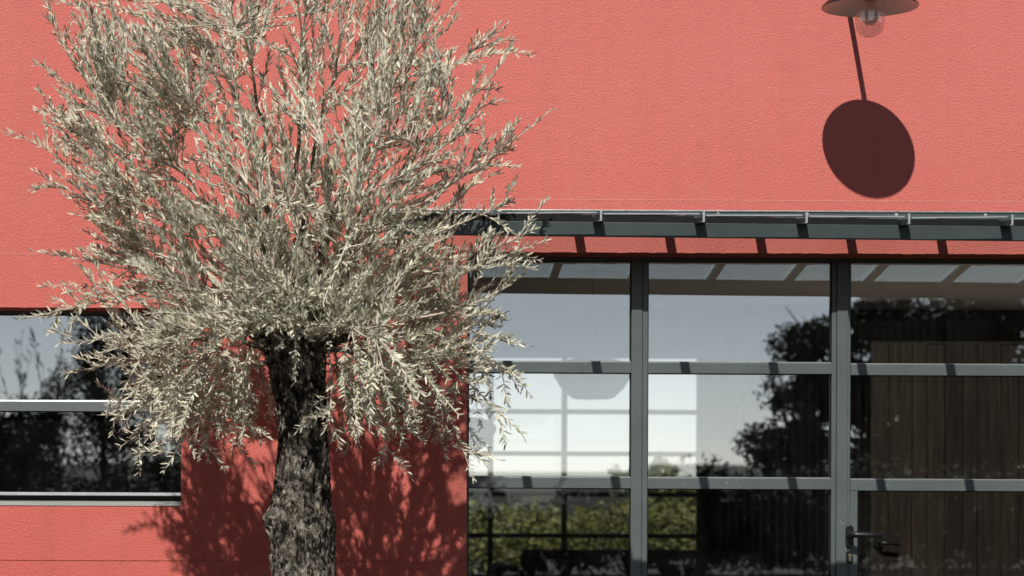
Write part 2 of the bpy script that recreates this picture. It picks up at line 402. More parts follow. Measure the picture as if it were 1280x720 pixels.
def bar(name, parent, x0, x1, y0, y1, z0, z1, ch=0.003, m='grey_paint', horizontal=True):
    """a metal glazing bar whose top front edge is chamfered (horizontal) or all edges softened"""
    bm = bmesh.new()
    if horizontal:
        pr = [(y0, z0), (y0, z1 - ch), (y0 + ch * .45, z1), (y1, z1), (y1, z0)]
        a = [bm.verts.new((x0, y, z)) for y, z in pr]; b = [bm.verts.new((x1, y, z)) for y, z in pr]
        bm.faces.new(a); bm.faces.new(b)
        for k in range(5): bm.faces.new((a[k], a[(k + 1) % 5], b[(k + 1) % 5], b[k]))
        return obj(name, bm, m, parent, bevel=0.0004)
    box(bm, x0, x1, y0, y1, z0, z1)
    return obj(name, bm, m, parent, bevel=0.0015)

# ---- glazed front
FY = 0.20
bm = bmesh.new()
box(bm, FX0, FX0 + 0.011, FY, FY + 0.05, 0.021, FZ1 - 0.0005)
box(bm, FX0 + 0.0115, FX1 - 0.031, FY + 0.002, FY + 0.05, FZ1 - 0.014, FZ1 - 0.0005)
box(bm, FX1 - 0.03, FX1, FY, FY + 0.05, 0.021, FZ1 - 0.0005)
box(bm, FX0 + 0.0115, FX1 - 0.031, FY + 0.002, FY + 0.05, 0.021, 0.085)
gf = obj('glazed_front', bm, 'grey_paint', bld, bevel=0.001)
MUL = [(0.9245, 0.9695, FY), (0.9715, 0.9935, FY + 0.006), (1.757, 1.776, FY + 0.006), (1.7775, 1.8225, FY), (1.824, 1.8345, FY + 0.006),
       (2.600, 2.645, FY), (2.647, 2.669, FY + 0.006)]
for a, b, y in MUL:
    bar('mullion', gf, a, b, y, FY + 0.055, 0.0855, FZ1 - 0.0145, horizontal=False)
# dark joint behind each pair of profiles
for a, b in ((0.9694, 0.9716), (1.7759, 1.7776), (1.8224, 1.8241), (2.6449, 2.6471)):
    obj('shadow_gap', bx(a, b, FY + 0.012, FY + 0.05, 0.0855, FZ1 - 0.0145), 'rubber', gf)
bays = [(FX0 + 0.0115, 0.924), (0.994, 1.7565), (1.835, 2.5995), (2.6695, FX1 - 0.0305)]
T1, T2, H = Z + 0.471, Z - 0.008, 0.0232
for i, (a, b) in enumerate(bays):
    dz = (0.001, 0.0, -0.004, -0.004)[i]
    zt1, zt2 = T1 + dz, T2 + dz
    for zc in (zt1, zt2):
        bar('transom', gf, a, b, FY + 0.001, FY + 0.05, zc - H, zc + H, 0.0035)
    rows = [(0.0855, zt2 - H), (zt2 + H, zt1 - H), (zt1 + H, FZ1 - 0.0145)]
    for j, (z0, z1) in enumerate(rows):
        aa = a
        if i == 2 and j == 0:                     # lock stile of the door leaf
            bar('lock_stile', gf, 1.8348, 1.866, FY + 0.003, FY + 0.052, z0, z1 - 0.0005, horizontal=False); aa = 1.866
        pn = obj('pane', bx(aa + 0.002, b - 0.002, FY + 0.030, FY + 0.036, z0 + 0.002, z1 - 0.002), 'window_glass', gf)
        pn.rotation_euler = (0, 0, 0)
        # thin black gasket around the pane
        bm = bmesh.new(); g = 0.0035; y0, y1 = FY + 0.018, FY + 0.029
        box(bm, aa, b, y0, y1, z0, z0 + g); box(bm, aa, b, y0, y1, z1 - g, z1)
        box(bm, aa, aa + g, y0, y1, z0 + g, z1 - g); box(bm, b - g, b, y0, y1, z0 + g, z1 - g)
        obj('gasket', bm, 'rubber', gf)
        # bright bead where the pane meets the transom below it
        if j: obj('glazing_bead', bx(aa + g, b - g, FY + 0.013, FY + 0.0178, z0 + 0.0004, z0 + 0.003), 'aluminium', gf)

# ---- door handle and lock
HX, HZ, HY = 1.832, Z - 0.222, FY
bm = bmesh.new()
def warp(o, seed):
    """each pane sits a hair out of plane, so reflections step from pane to pane"""
    r_ = random.Random(seed); a_, b_ = r_.uniform(-.0016, .0016), r_.uniform(-.0012, .0012)
    xc = sum(v_.co.x for v_ in o.data.vertices) / 8; zc_ = sum(v_.co.z for v_ in o.data.vertices) / 8
    for v_ in o.data.vertices: v_.co.y += a_ * (v_.co.x - xc) + b_ * (v_.co.z - zc_)
for i_, c_ in enumerate([c for c in gf.children if c.name.startswith('pane')]): warp(c_, i_)
def plate(bm, cx, cz, w, h, y0, y1, seg=10):
    pr = []
    for k in range(seg + 1): pr.append((cx + w / 2 * math.cos(math.pi * k / seg), cz + (h - w) / 2 + w / 2 * math.sin(math.pi * k / seg)))
    for k in range(seg + 1): pr.append((cx - w / 2 * math.cos(math.pi * k / seg), cz - (h - w) / 2 - w / 2 * math.sin(math.pi * k / seg)))
    a = [bm.verts.new((x, y0, z)) for x, z in pr]; b = [bm.verts.new((x, y1, z)) for x, z in pr]
    bm.faces.new(a); bm.faces.new(b)
    for k in range(len(pr)): bm.faces.new((a[k], a[(k + 1) % len(pr)], b[(k + 1) % len(pr)], b[k]))
plate(bm, HX, HZ - 0.002, 0.034, 0.092, HY - 0.010, HY - 0.0005)
obj('handle_plate', bm, 'black_enamel', gf, bevel=0.002)
bm = bmesh.new()
tube(bm, [(HX, HY - 0.008, HZ + 0.004), (HX, HY - 0.045, HZ + 0.004), (HX + 0.006, HY - 0.056, HZ + 0.004), (HX + 0.02, HY - 0.060, HZ + 0.004), (HX + 0.08, HY - 0.060, HZ + 0.003), (HX + 0.126, HY - 0.058, HZ + 0.002)],
     [0.014, 0.013, 0.013, 0.012, 0.0105, 0.0095], 14)
obj('door_handle', bm, 'black_enamel', gf, smooth=False)
bm = bmesh.new(); plate(bm, HX, HZ - 0.088, 0.029, 0.058, HY - 0.009, HY - 0.0005)
obj('lock_escutcheon', bm, 'black_enamel', gf, bevel=0.002)
bm = bmesh.new()
tube(bm, [(HX + 0.001, HY - 0.008, HZ - 0.083), (HX + 0.001, HY - 0.014, HZ - 0.083)], 0.0085, 20)
box(bm, HX - 0.004, HX + 0.006, HY - 0.0125, HY - 0.008, HZ - 0.106, HZ - 0.0905)
obj('lock_cylinder', bm, 'brass', gf)

# ---- left window
bm = bmesh.new()
box(bm, LX1 - 0.006, LX1 - 0.0003, FY, FY + 0.05, LZ0 + 0.035, LZ1 - 0.0005)
box(bm, LX0, LX1 - 0.0065, FY + 0.004, FY + 0.05, LZ1 - 0.012, LZ1 - 0.0005)
lw = obj('left_window', bm, 'grey_paint', bld, bevel=0.001)
zb = Z + 0.303
bar('transom', lw, LX0, LX1 - 0.0065, FY - 0.004, FY + 0.05, zb - 0.0235, zb + 0.0225, 0.0065)
# bottom rail: bright drip bead above a dark recess
bm = bmesh.new(); pr = [(FY - 0.006, Z - 0.070), (FY - 0.006, Z - 0.066), (FY + 0.010, Z - 0.057), (FY + 0.03, Z - 0.057), (FY + 0.03, Z - 0.070)]
a = [bm.verts.new((LX0, y, z)) for y, z in pr]; b = [bm.verts.new((LX1 - 0.0065, y, z)) for y, z in pr]
bm.faces.new(a); bm.faces.new(b)
for k in range(5): bm.faces.new((a[k], a[(k + 1) % 5], b[(k + 1) % 5], b[k]))
obj('bottom_rail', bm, 'aluminium', lw)
obj('rail_recess', bx(LX0, LX1 - 0.0065, FY + 0.022, FY + 0.05, Z - 0.0915, Z - 0.0705), 'rubber', lw)
for z0, z1 in ((Z - 0.0565, zb - 0.0235), (zb + 0.0225, LZ1 - 0.0125)):
    obj('pane', bx(LX0 + 0.002, LX1 - 0.008, FY + 0.030, FY + 0.036, z0 + 0.002, z1 - 0.002), 'window_glass', lw)
    obj('gasket', bx(LX0, LX1 - 0.007, FY + 0.018, FY + 0.0295, z1 - 0.0035, z1), 'rubber', lw)
bm = bmesh.new()
pr = [(-0.004, Z - 0.1165), (-0.004, Z - 0.108), (FY + 0.03, Z - 0.0918), (FY + 0.03, Z - 0.1128), (0.0, Z - 0.1128)]
pr = [(0.012, LZ0 + 0.0005), (0.004, Z - 0.1095), (0.006, Z - 0.1075), (FY + 0.03, Z - 0.0918), (FY + 0.03, LZ0 + 0.0005)]
a = [bm.verts.new((LX0, y, z)) for y, z in pr]; b = [bm.verts.new((LX1 - 0.001, y, z)) for y, z in pr]
bm.faces.new(a); bm.faces.new(b)
for k in range(5): bm.faces.new((a[k], a[(k + 1) % 5], b[(k + 1) % 5], b[k]))
obj('sill', bm, 'sill_metal', lw)
# dark inner wall across the left room
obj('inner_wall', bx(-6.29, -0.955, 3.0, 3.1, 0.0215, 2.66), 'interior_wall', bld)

# ---- rear window of the room
bm = bmesh.new(); y0, y1 = RY0 + 0.05, RY0 + 0.10
box(bm, RWX0, RWX1, y0, y1, RWZ1 - 0.04, RWZ1 - 0.001); box(bm, RWX0, RWX1, y0, y1, RWZ0 + 0.001, RWZ0 + 0.05)
box(bm, RWX0 + 0.001, RWX0 + 0.04, y0, y1, RWZ0 + 0.0505, RWZ1 - 0.0405); box(bm, RWX1 - 0.03, RWX1 - 0.001, y0, y1, RWZ0 + 0.0505, RWZ1 - 0.0405)
rw = obj('rear_window', bm, 'steel_paint', bld)
rvx = [0.07, 0.666, 1.262, 1.86]; rhz = [Z + 0.557, Z + 0.218, Z - 0.110, Z - 0.445, Z - 0.78]
for x in rvx: obj('glazing_bar', bx(x - 0.022, x + 0.022, y0 + 0.003, y1 - 0.002, RWZ0 + 0.051, RWZ1 - 0.041), 'steel_paint', rw)
xe = [RWX0 + 0.0405] + rvx + [RWX1 - 0.0305]
for i in range(5):
    xa = xe[i] + (0.0225 if i else 0); xb = xe[i + 1] - (0.0225 if i < 4 else 0)
    for z in rhz: obj('glazing_bar', bx(xa, xb, y0 + 0.006, y1 - 0.005, z - 0.019, z + 0.019), 'steel_paint', rw)
    ze = [RWZ0 + 0.051] + rhz[::-1] + [RWZ1 - 0.041]
    for j in range(6):
        obj('pane', bx(xa, xb, y0 + 0.020, y0 + 0.025, ze[j] + (0.02 if j else 0), ze[j + 1] - (0.02 if j < 5 else 0)), 'clear_glass', rw)

# ------------------------------------------------------------------ glass canopy over the glazed front
can = empty('glass_canopy', (0, 0, 0))
tag(can, 'narrow glass canopy on grey steel bars above the glazed front', 'canopy')
def zbeam(x): return Z + 0.9345 - 0.0060 * (x - 0.548)
CX0, CX1 = -0.054 - 0.03, 3.62
def skewbox(bm, x0, x1, y0, y1, za0, zb0, za1, zb1):
    """box whose bottom/top heights differ between the two x ends: (za0,zb0) at x0, (za1,zb1) at x1"""
    v = [bm.verts.new(p) for p in ((x0, y0, za0), (x0, y1, za0), (x0, y1, zb0), (x0, y0, zb0), (x1, y0, za1), (x1, y1, za1), (x1, y1, zb1), (x1, y0, zb1))]
    for f in ((0, 1, 2, 3), (4, 7, 6, 5), (0, 4, 5, 1), (1, 5, 6, 2), (2, 6, 7, 3), (3, 7, 4, 0)): bm.faces.new([v[i] for i in f])
BO = 1.0                               # beam face distance from the wall
bm = bmesh.new(); skewbox(bm, CX0, CX1, -BO, -BO + 0.03, zbeam(CX0) - 0.051, zbeam(CX0), zbeam(CX1) - 0.051, zbeam(CX1))
obj('front_beam', bm, 'steel_paint', can, bevel=0.0015)
obj('wall_flashing', bx(CX0 - 0.02, CX1, -0.010, -0.0025, Z + 1.045, Z + 1.092), 'steel_paint', can, bevel=0.001)
obj('flashing_cap', bx(CX0 - 0.02, CX1, -0.014, -0.0025, Z + 1.0925, Z + 1.0985), 'galvanised', can, bevel=0.001)
obj('wall_angle', bx(CX0 - 0.02, CX1, -0.045, -0.0105, Z + 1.046, Z + 1.050), 'galvanised', can)
rxs = [0.680 + 0.3672 * n for n in range(-2, 9)]
YO = -BO - 0.065                       # outer end of the rafters
for x in rxs:
    zo = zbeam(x) + 0.001; zw = Z + 1.060
    sl = (zw - zo - 0.02) / (BO - 0.01)
    bm = bmesh.new(); wv = 0.018 if x > 0 else 0.025
    ys = (YO, -0.0465)
    def ztop(y): return zo + 0.018 + (y + BO) * sl
    vs = []
    for y in ys:
        for xx, zz in ((x - wv, ztop(y) - 0.018), (x + wv, ztop(y) - 0.018), (x + wv, ztop(y)), (x - wv, ztop(y))): vs.append(bm.verts.new((xx, y, zz)))
    for f in ((0, 1, 2, 3), (4, 7, 6, 5), (0, 4, 5, 1), (1, 5, 6, 2), (2, 6, 7, 3), (3, 7, 4, 0)): bm.faces.new([vs[i] for i in f])
    obj('rafter', bm, 'steel_paint', can, bevel=0.001)
    obj('end_cap', bx(x - wv, x + wv, YO - 0.003, YO - 0.0005, ztop(YO) - 0.019, ztop(YO) + 0.001), 'rubber', can)  # black plate added to keep the sunlit rafter end dark
    # pale end clip holding the glass
    bm = bmesh.new(); cx = x + 0.006 + 0.002 * math.sin(x * 9)
    box(bm, cx - 0.0035, cx + 0.0035, YO - 0.010, YO - 0.0055, ztop(YO) - 0.014, ztop(YO) + 0.022)
    box(bm, cx - 0.008, cx + 0.0025, YO - 0.010, YO - 0.0055, ztop(YO) - 0.0165, ztop(YO) - 0.0145)
    obj('end_clip', bm, 'aluminium', can)
for i in range(len(rxs) - 1):
    xa, xb = rxs[i] + 0.004, rxs[i + 1] - 0.004
    bm = bmesh.new(); vs = []
    lift = (0.004 + (i * 7 % 5) * 0.0006, 0.0075 + (i * 3 % 4) * 0.0012)
    for x, lf in ((xa, lift[0]), (xb, lift[1])):
        zo = zbeam(x) + 0.001; sl = (Z + 1.060 - zo - 0.02) / (BO - 0.01)
        for y in (YO - 0.0, -0.012):
            zz = zo + 0.018 + (y + BO) * sl + 0.002 + (lf if y < -0.5 else 0.001)
            vs += [bm.verts.new((x, y, zz)), bm.verts.new((x, y, zz + 0.008))]
    for f in ((0, 1, 3, 2), (4, 6, 7, 5), (0, 4, 5, 1), (2, 3, 7, 6), (0, 2, 6, 4), (1, 5, 7, 3)): bm.faces.new([vs[k] for k in f])
    obj('glass_panel', bm, 'canopy_glass', can)
    # bright metal strip along the front edge of the panel
    bm = bmesh.new(); za = vs  # heights recomputed below
    zA = zbeam(xa) + 0.019 + (YO + BO) * ((Z + 1.06 - zbeam(xa) - 0.021) / (BO - 0.01)) + 0.002 + lift[0]
    zB = zbeam(xb) + 0.019 + (YO + BO) * ((Z + 1.06 - zbeam(xb) - 0.021) / (BO - 0.01)) + 0.002 + lift[1]
    skewbox(bm, xa + 0.012, xb - 0.006, YO - 0.005, YO - 0.0015, zA - 0.001, zA + 0.003, zB - 0.001, zB + 0.003)
    obj('edge_strip', bm, 'aluminium', can)
    bm = bmesh.new(); skewbox(bm, rxs[i] + 0.0185, rxs[i + 1] - 0.0185, -BO + 0.004, -BO + 0.012, zbeam(xa) + 0.0008, zA - 0.003 + 0.008, zbeam(xb) + 0.0008, zB - 0.003 + 0.004)  # black strip stands in for the shaded gap between beam and glass
    obj('rubber_seal', bm, 'rubber', can)
for k in range(10):
    x = (562 + 111.2 * k - 510) / 308
    bm = bmesh.new(); tube(bm, [(x, -0.0105, Z + 1.083), (x, -0.0155, Z + 1.083)], 0.0065, 12)
    obj('screw', bm, 'white_plastic', can)

# ------------------------------------------------------------------ wall lamp
lamp = empty('wall_lamp', (1.774, -0.447, Z + 1.831))
tag(lamp, 'black enamel wall lamp with white lined shade and bare bulb in glass jar', 'lamp')
bm = bmesh.new()
prof_out = [(0.184, 0.0), (0.185, 0.003), (0.180, 0.010), (0.165, 0.024), (0.140, 0.042), (0.105, 0.060), (0.070, 0.072), (0.048, 0.080), (0.045, 0.110), (0.030, 0.124), (0.0, 0.127)]
lathe(bm, prof_out, seg=72); obj('lamp_shade', bm, 'black_enamel', lamp)
bm = bmesh.new()
prof_in = [(0.1835, 0.0002), (0.178, 0.0075), (0.163, 0.0205), (0.138, 0.038), (0.103, 0.055), (0.068, 0.067), (0.045, 0.072), (0.0, 0.073)]
lathe(bm, prof_in, seg=72); obj('shade_lining', bm, 'white_enamel', lamp)
bm = bmesh.new(); lathe(bm, [(0.0, 0.072), (0.030, 0.071), (0.030, 0.035), (0.022, 0.030), (0.022, 0.022), (0.0, 0.021)], seg=24); obj('lamp_holder', bm, 'lamp_grey', lamp)
bm = bmesh.new(); lathe(bm, [(0.052, 0.070), (0.056, 0.05), (0.057, -0.02), (0.056, -0.06), (0.052, -0.085), (0.040, -0.104), (0.020, -0.114), (0.0, -0.117)], seg=40); obj('glass_jar', bm, 'jar_glass', lamp)
m, t, o_ = mat('bulb_glass'); p = bsdf(t, o_, (0.92, 0.88, 0.84), 0.12, 0, 0.6)
tr = t.nodes.new('ShaderNodeBsdfTransparent'); mx = t.nodes.new('ShaderNodeMixShader'); mx.inputs[0].default_value = 0.55
L(t, tr.outputs[0], mx.inputs[1]); L(t, p.outputs[0], mx.inputs[2]); L(t, mx.outputs[0], o_.inputs[0]); mx.inputs[0].default_value = 0.6; M['bulb_glass'] = m
bm = bmesh.new(); lathe(bm, [(0.015, 0.040), (0.017, 0.026), (0.026, 0.012), (0.036, -0.006), (0.039, -0.026), (0.035, -0.046), (0.024, -0.060), (0.010, -0.067), (0.0, -0.068)], seg=32); obj('bulb', bm, 'bulb_glass', lamp)
bm = bmesh.new()
pts = [Vector((0.016 * math.cos(a * 1.3), 0.016 * math.sin(a * 1.3), -0.02 - 0.05 * abs(math.sin(a * 0.9)))) for a in [i * 0.4 for i in range(18)]]
tube(bm, pts, 0.0012, 5); tube(bm, [(0, 0, 0.02), (0, 0, -0.05)], 0.003, 6); obj('filament', bm, 'brass', lamp)
bm = bmesh.new()
tube(bm, [(0, 0.432, 0.118), (0, 0.30, 0.118), (0, 0.15, 0.112), (0, 0.03, 0.102)], 0.0105, 14); obj('lamp_arm', bm, 'black_enamel', lamp)
bm = bmesh.new(); tube(bm, [(0, 0.4455, 0.118), (0, 0.429, 0.118)], 0.032, 32); obj('wall_rose', bm, 'black_enamel', lamp, bevel=0.002)

# ------------------------------------------------------------------ inside the room
pp = empty('plank_partition', (2.63, 3.6, 0.021))
tag(pp, 'dark brown upright plank partition inside, behind the right-hand panes', 'partition')
rnd = random.Random(8)
x = 0.0; k = 0
while x < 2.6:
    wd = rnd.choice([0.085, 0.10, 0.12, 0.135])
    bm = bx(x + 0.002, x + wd - 0.002, rnd.uniform(0, 0.006), 0.035, 0.0, 2.035)
    obj('plank', bm, 'dark_wood', pp, bevel=0.002); x += wd; k += 1
obj('top_rail', bx(0.002, x, 0.001, 0.04, 2.0355, 2.050), 'dark_wood', pp)
bm = bmesh.new()
tube(bm, [(0.045, 0, 0.905), (0.045, -0.014, 0.905)], 0.030, 20)
tube(bm, [(0.045, -0.012, 0.905), (0.045, -0.05, 0.905), (0.058, -0.056, 0.905), (0.15, -0.056, 0.895)], [0.011, 0.010, 0.010, 0.009], 10)
obj('lever_handle', bm, 'black_enamel', pp)

def pendant(x, y, z, r, lbl):
    p = empty('pendant_lamp', (x, y, z)); tag(p, lbl, 'lamp', 'grey bowl pendants inside the room')
    bm = bmesh.new(); s = r / 0.25
    lathe(bm, [(0.0, 0.0), (0.11 * s, 0.004 * s), (0.135 * s, 0.012 * s), (0.20 * s, 0.075 * s), (0.245 * s, 0.15 * s), (0.25 * s, 0.185 * s), (0.235 * s, 0.215 * s), (0.16 * s, 0.25 * s), (0.07 * s, 0.268 * s), (0.0, 0.272 * s)], seg=48)
    obj('lamp_bowl', bm, 'lamp_grey', p)
    bm = bmesh.new(); tube(bm, [(0, 0, 0.27 * s), (0, 0, 2.66 - z)], 0.003, 8); obj('cable', bm, 'lamp_grey', p)
pendant(1.162, 5.0, Z + 0.512, 0.25, 'grey bowl pendant lamp seen through the left bay beside its mullion')
pendant(0.315, 3.2, Z + 0.165, 0.17, 'smaller pinkish grey pendant bowl at the left edge of the glazed front')

def curtain():
    bm = bmesh.new(); n = 150; prev = None
    for i in range(n + 1):
        u = i / n; x = 2.42 + 1.75 * u; y = 8.55 - 0.75 * math.sin(u * 1.2) + 0.035 * math.sin(i * 1.25) + 0.01 * math.sin(i * 0.41)
        a, b = bm.verts.new((x, y, 0.03)), bm.verts.new((x, y, 2.50))
        if prev: bm.faces.new((prev[0], a, b, prev[1])).smooth = True
        prev = (a, b)
    o = obj('curtain', bm, 'curtain_cloth'); s = o.modifiers.new('thickness', 'SOLIDIFY'); s.thickness = 0.004
    tag(o, 'tall pale grey pleated curtain beside the far window of the room', 'curtain')
curtain()
so = empty('sofa', (1.75, 7.9, 0.021)); tag(so, 'low black sofa inside the room behind the lower panes', 'sofa')
obj('seat', bx(-0.9, 0.9, -0.1, 0.72, 0.10, 0.42), 'sofa_cloth', so, bevel=0.04)
obj('backrest', bx(-0.9, 0.9, -0.32, -0.105, 0.10, 0.73), 'sofa_cloth', so, bevel=0.05)
for s in (-1, 1): obj('armrest', bx(*sorted((s * 0.905, s * 1.10)), -0.32, 0.72, 0.10, 0.60), 'sofa_cloth', so, bevel=0.04)
for sx in (-0.8, 0.8):
    for sy in (-0.22, 0.62): obj('leg', bx(sx - 0.02, sx + 0.02, sy - 0.02, sy + 0.02, 0, 0.0995), 'rubber', so)
tb = empty('side_table', (0.93, 4.9, 0.021)); tag(tb, 'dark round side table left of the black sofa', 'table')
bm = bmesh.new(); lathe(bm, [(0, 0.60), (0.26, 0.60), (0.265, 0.59), (0.26, 0.575), (0, 0.575)], seg=32); obj('table_top', bm, 'sofa_cloth', tb)
bm = bmesh.new(); lathe(bm, [(0.0, 0.0), (0.16, 0.0), (0.16, 0.012), (0.02, 0.02), (0.018, 0.5745), (0, 0.5745)], seg=20); obj('leg', bm, 'rubber', tb)
vs_ = bmesh.new(); lathe(vs_, [(0, 0.0), (0.04, 0.002), (0.062, 0.035), (0.066, 0.07), (0.05, 0.105), (0.024, 0.125), (0.022, 0.145), (0.03, 0.155), (0.0, 0.15)], (0.95, 4.88, 0.6215), 24)
tag(obj('vase', vs_, 'black_enamel'), 'small round black vase standing on the dark side table', 'vase')

# ------------------------------------------------------------------ foliage generator for garden plants
FILL = 0.30
def leaf_cloud(name, blobs, n, size, m, parent=None, seed=1, shell=0.45, asp=0.45):
    rnd = random.Random(seed); vs = []; fs = []
    tot = sum(b[3] * b[4] * b[5] for b in blobs)
    for cx, cy, cz, rx, ry, rz in blobs:
        for _ in range(int(n * rx * ry * rz / tot)):
            while True:
                p = Vector((rnd.uniform(-1, 1), rnd.uniform(-1, 1), rnd.uniform(-1, 1)))
                l = p.length
                if l < 1 and l > shell * rnd.random(): break
            c = Vector((cx + p.x * rx, cy + p.y * ry, cz + p.z * rz))
            if noise.noise(c * 2.6) + 0.55 * noise.noise(c * 6.0) < -0.36 + 0.75 * (l - 0.6): continue
            if c.z < 0.02: continue
            d = Vector((rnd.gauss(0, 1), rnd.gauss(0, 1), rnd.gauss(0, 0.7) - 0.1)).normalized()
            s = d.cross(Vector((rnd.gauss(0, 1), rnd.gauss(0, 1), rnd.gauss(0, 1)))).normalized()
            Lh = size * rnd.uniform(0.6, 1.3) * (3.2 if (l < 0.72 and shell < 0.6 and rnd.random() < FILL) else 1.0); k = len(vs)
            vs += [c, c + d * Lh * 0.5 + s * Lh * asp * 0.5, c + d * Lh, c + d * Lh * 0.5 - s * Lh * asp * 0.5]
            fs.append((k, k + 1, k + 2, k + 3))
    me = bpy.data.meshes.new(name); me.from_pydata(vs, [], fs)
    return link(name, me, m, parent)
def garden_tree(name, x, y, blobs, n, size, lbl, h, seed, m='dark_leaf', tr=0.09, shell=0.45):
    t = empty(name, (x, y, 0)); tag(t, lbl, 'tree')
    c = leaf_cloud('crown', blobs, n, size, m, t, seed, shell); c['kind'] = 'stuff'
    rnd = random.Random(seed)
    bm = bmesh.new(); pts = [(0, 0, -0.05)]
    for i in range(1, 7): pts.append((rnd.uniform(-.06, .06) * i * .5, rnd.uniform(-.05, .05) * i * .5, h * 0.8 * i / 6))
    tube(bm, pts, [tr * (1.3 - 0.18 * i) for i in range(7)], 8); obj('trunk', bm, 'branch_bark', t)
    bm = bmesh.new()
    for i, b in enumerate(blobs):
        s = Vector(pts[2 + i % 3]); e = Vector(b[:3]); mid = (s + e) / 2 + Vector((0, 0, -0.1))
        tube(bm, [s, mid, e, e + (e - s) * 0.25], [tr * .5, tr * .38, tr * .22, 0.008], 6)
    obj('limb', bm, 'branch_bark', t); return t
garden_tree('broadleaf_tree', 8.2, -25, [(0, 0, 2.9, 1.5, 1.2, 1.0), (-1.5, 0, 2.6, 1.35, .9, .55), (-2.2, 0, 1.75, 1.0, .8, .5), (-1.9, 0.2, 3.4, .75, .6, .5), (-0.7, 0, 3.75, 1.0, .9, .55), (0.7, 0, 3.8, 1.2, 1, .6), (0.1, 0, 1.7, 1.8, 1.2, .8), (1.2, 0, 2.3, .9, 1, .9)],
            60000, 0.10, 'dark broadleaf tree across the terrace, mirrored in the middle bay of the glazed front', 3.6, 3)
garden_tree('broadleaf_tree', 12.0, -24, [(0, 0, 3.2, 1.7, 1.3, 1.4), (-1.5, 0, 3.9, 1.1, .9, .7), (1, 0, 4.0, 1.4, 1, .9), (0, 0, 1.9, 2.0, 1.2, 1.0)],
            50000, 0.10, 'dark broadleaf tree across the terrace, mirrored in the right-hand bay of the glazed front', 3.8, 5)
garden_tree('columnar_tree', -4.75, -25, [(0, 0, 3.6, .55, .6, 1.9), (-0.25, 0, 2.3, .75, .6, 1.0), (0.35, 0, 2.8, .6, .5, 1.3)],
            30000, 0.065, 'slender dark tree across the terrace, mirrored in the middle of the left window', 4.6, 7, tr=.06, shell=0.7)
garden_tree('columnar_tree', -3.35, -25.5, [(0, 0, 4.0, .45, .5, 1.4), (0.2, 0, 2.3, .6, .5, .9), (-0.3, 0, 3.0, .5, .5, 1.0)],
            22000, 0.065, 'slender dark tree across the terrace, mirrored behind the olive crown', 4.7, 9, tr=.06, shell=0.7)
garden_tree('leafy_shrub', -6.2, -24, [(0, 0, 1.6, .8, .6, .7), (0.5, 0, 2.0, .5, .4, .6)], 6000, 0.09, 'loose leafy shrub across the terrace, mirrored at the left edge of the left window', 2.0, 11, tr=.035)
for i_, (x_, y_, h_) in enumerate(((-8.8, -12, 8.5), (-10.5, -19.5, 9.5), (10.8, -12.5, 9.0), (14.0, -19.0, 9.5))):  # tall trees outside the view, added to block sky light from the wall
    garden_tree('tall_tree', x_, y_, [(0, 0, h_ * .66, 3.0, 2.8, h_ * .32), (1.0, .6, h_ * .42, 2.4, 2.4, h_ * .24), (-1.0, -.6, h_ * .45, 2.4, 2.4, h_ * .26), (0.3, 0, h_ * .25, 2.2, 2.0, h_ * .2)],
                16000, 0.24, ['tall dark tree at the left side of the terrace, nearest the building', 'tall dark tree at the far left corner of the terrace', 'tall dark tree at the right side of the terrace, nearest the building', 'tall dark tree at the far right corner of the terrace'][i_], h_ * .7, 60 + i_, tr=0.2)
# wispy upright stems, mirrored in the left window
def wispy(x, y, n, seed, lbl):
    t = empty('reed_shrub', (x, y, 0)); tag(t, lbl, 'shrub'); rnd = random.Random(seed)
    bm = bmesh.new(); vs = []; fs = []
    for i in range(n):
        b = Vector((rnd.uniform(-.5, .5), rnd.uniform(-.3, .3), 0)); lean = Vector((rnd.gauss(0, .16), rnd.gauss(0, .1), 0)); h = rnd.uniform(1.8, 3.6)
        pts = [b + lean * (h * u) * u + Vector((0, 0, h * u)) for u in (0, .25, .5, .75, 1)]
        tube(bm, pts, [.014, .012, .009, .006, .003], 5)
        for _ in range(26):
            u = rnd.uniform(.3, 1); c = b + lean * h * u * u + Vector((0, 0, h * u)); d = Vector((rnd.gauss(0, .6), rnd.gauss(0, .6), 1)).normalized()
            s = d.cross(Vector((rnd.gauss(0, 1), rnd.gauss(0, 1), 0))).normalized() * 0.014; k = len(vs); l = rnd.uniform(.10, .2)
            vs += [c, c + d * l * .5 + s, c + d * l, c + d * l * .5 - s]; fs.append((k, k + 1, k + 2, k + 3))
    obj('stems', bm, 'branch_bark', t)['kind'] = 'stuff'
    me = bpy.data.meshes.new('foliage'); me.from_pydata(vs, [], fs); link('foliage', me, 'dark_leaf', t)['kind'] = 'stuff'
wispy(-5.75, -24.5, 26, 2, 'wispy upright shrub across the terrace, mirrored left of the slender tree')
wispy(-3.95, -24.2, 16, 6, 'wispy upright shrub across the terrace, mirrored between the two slender trees')

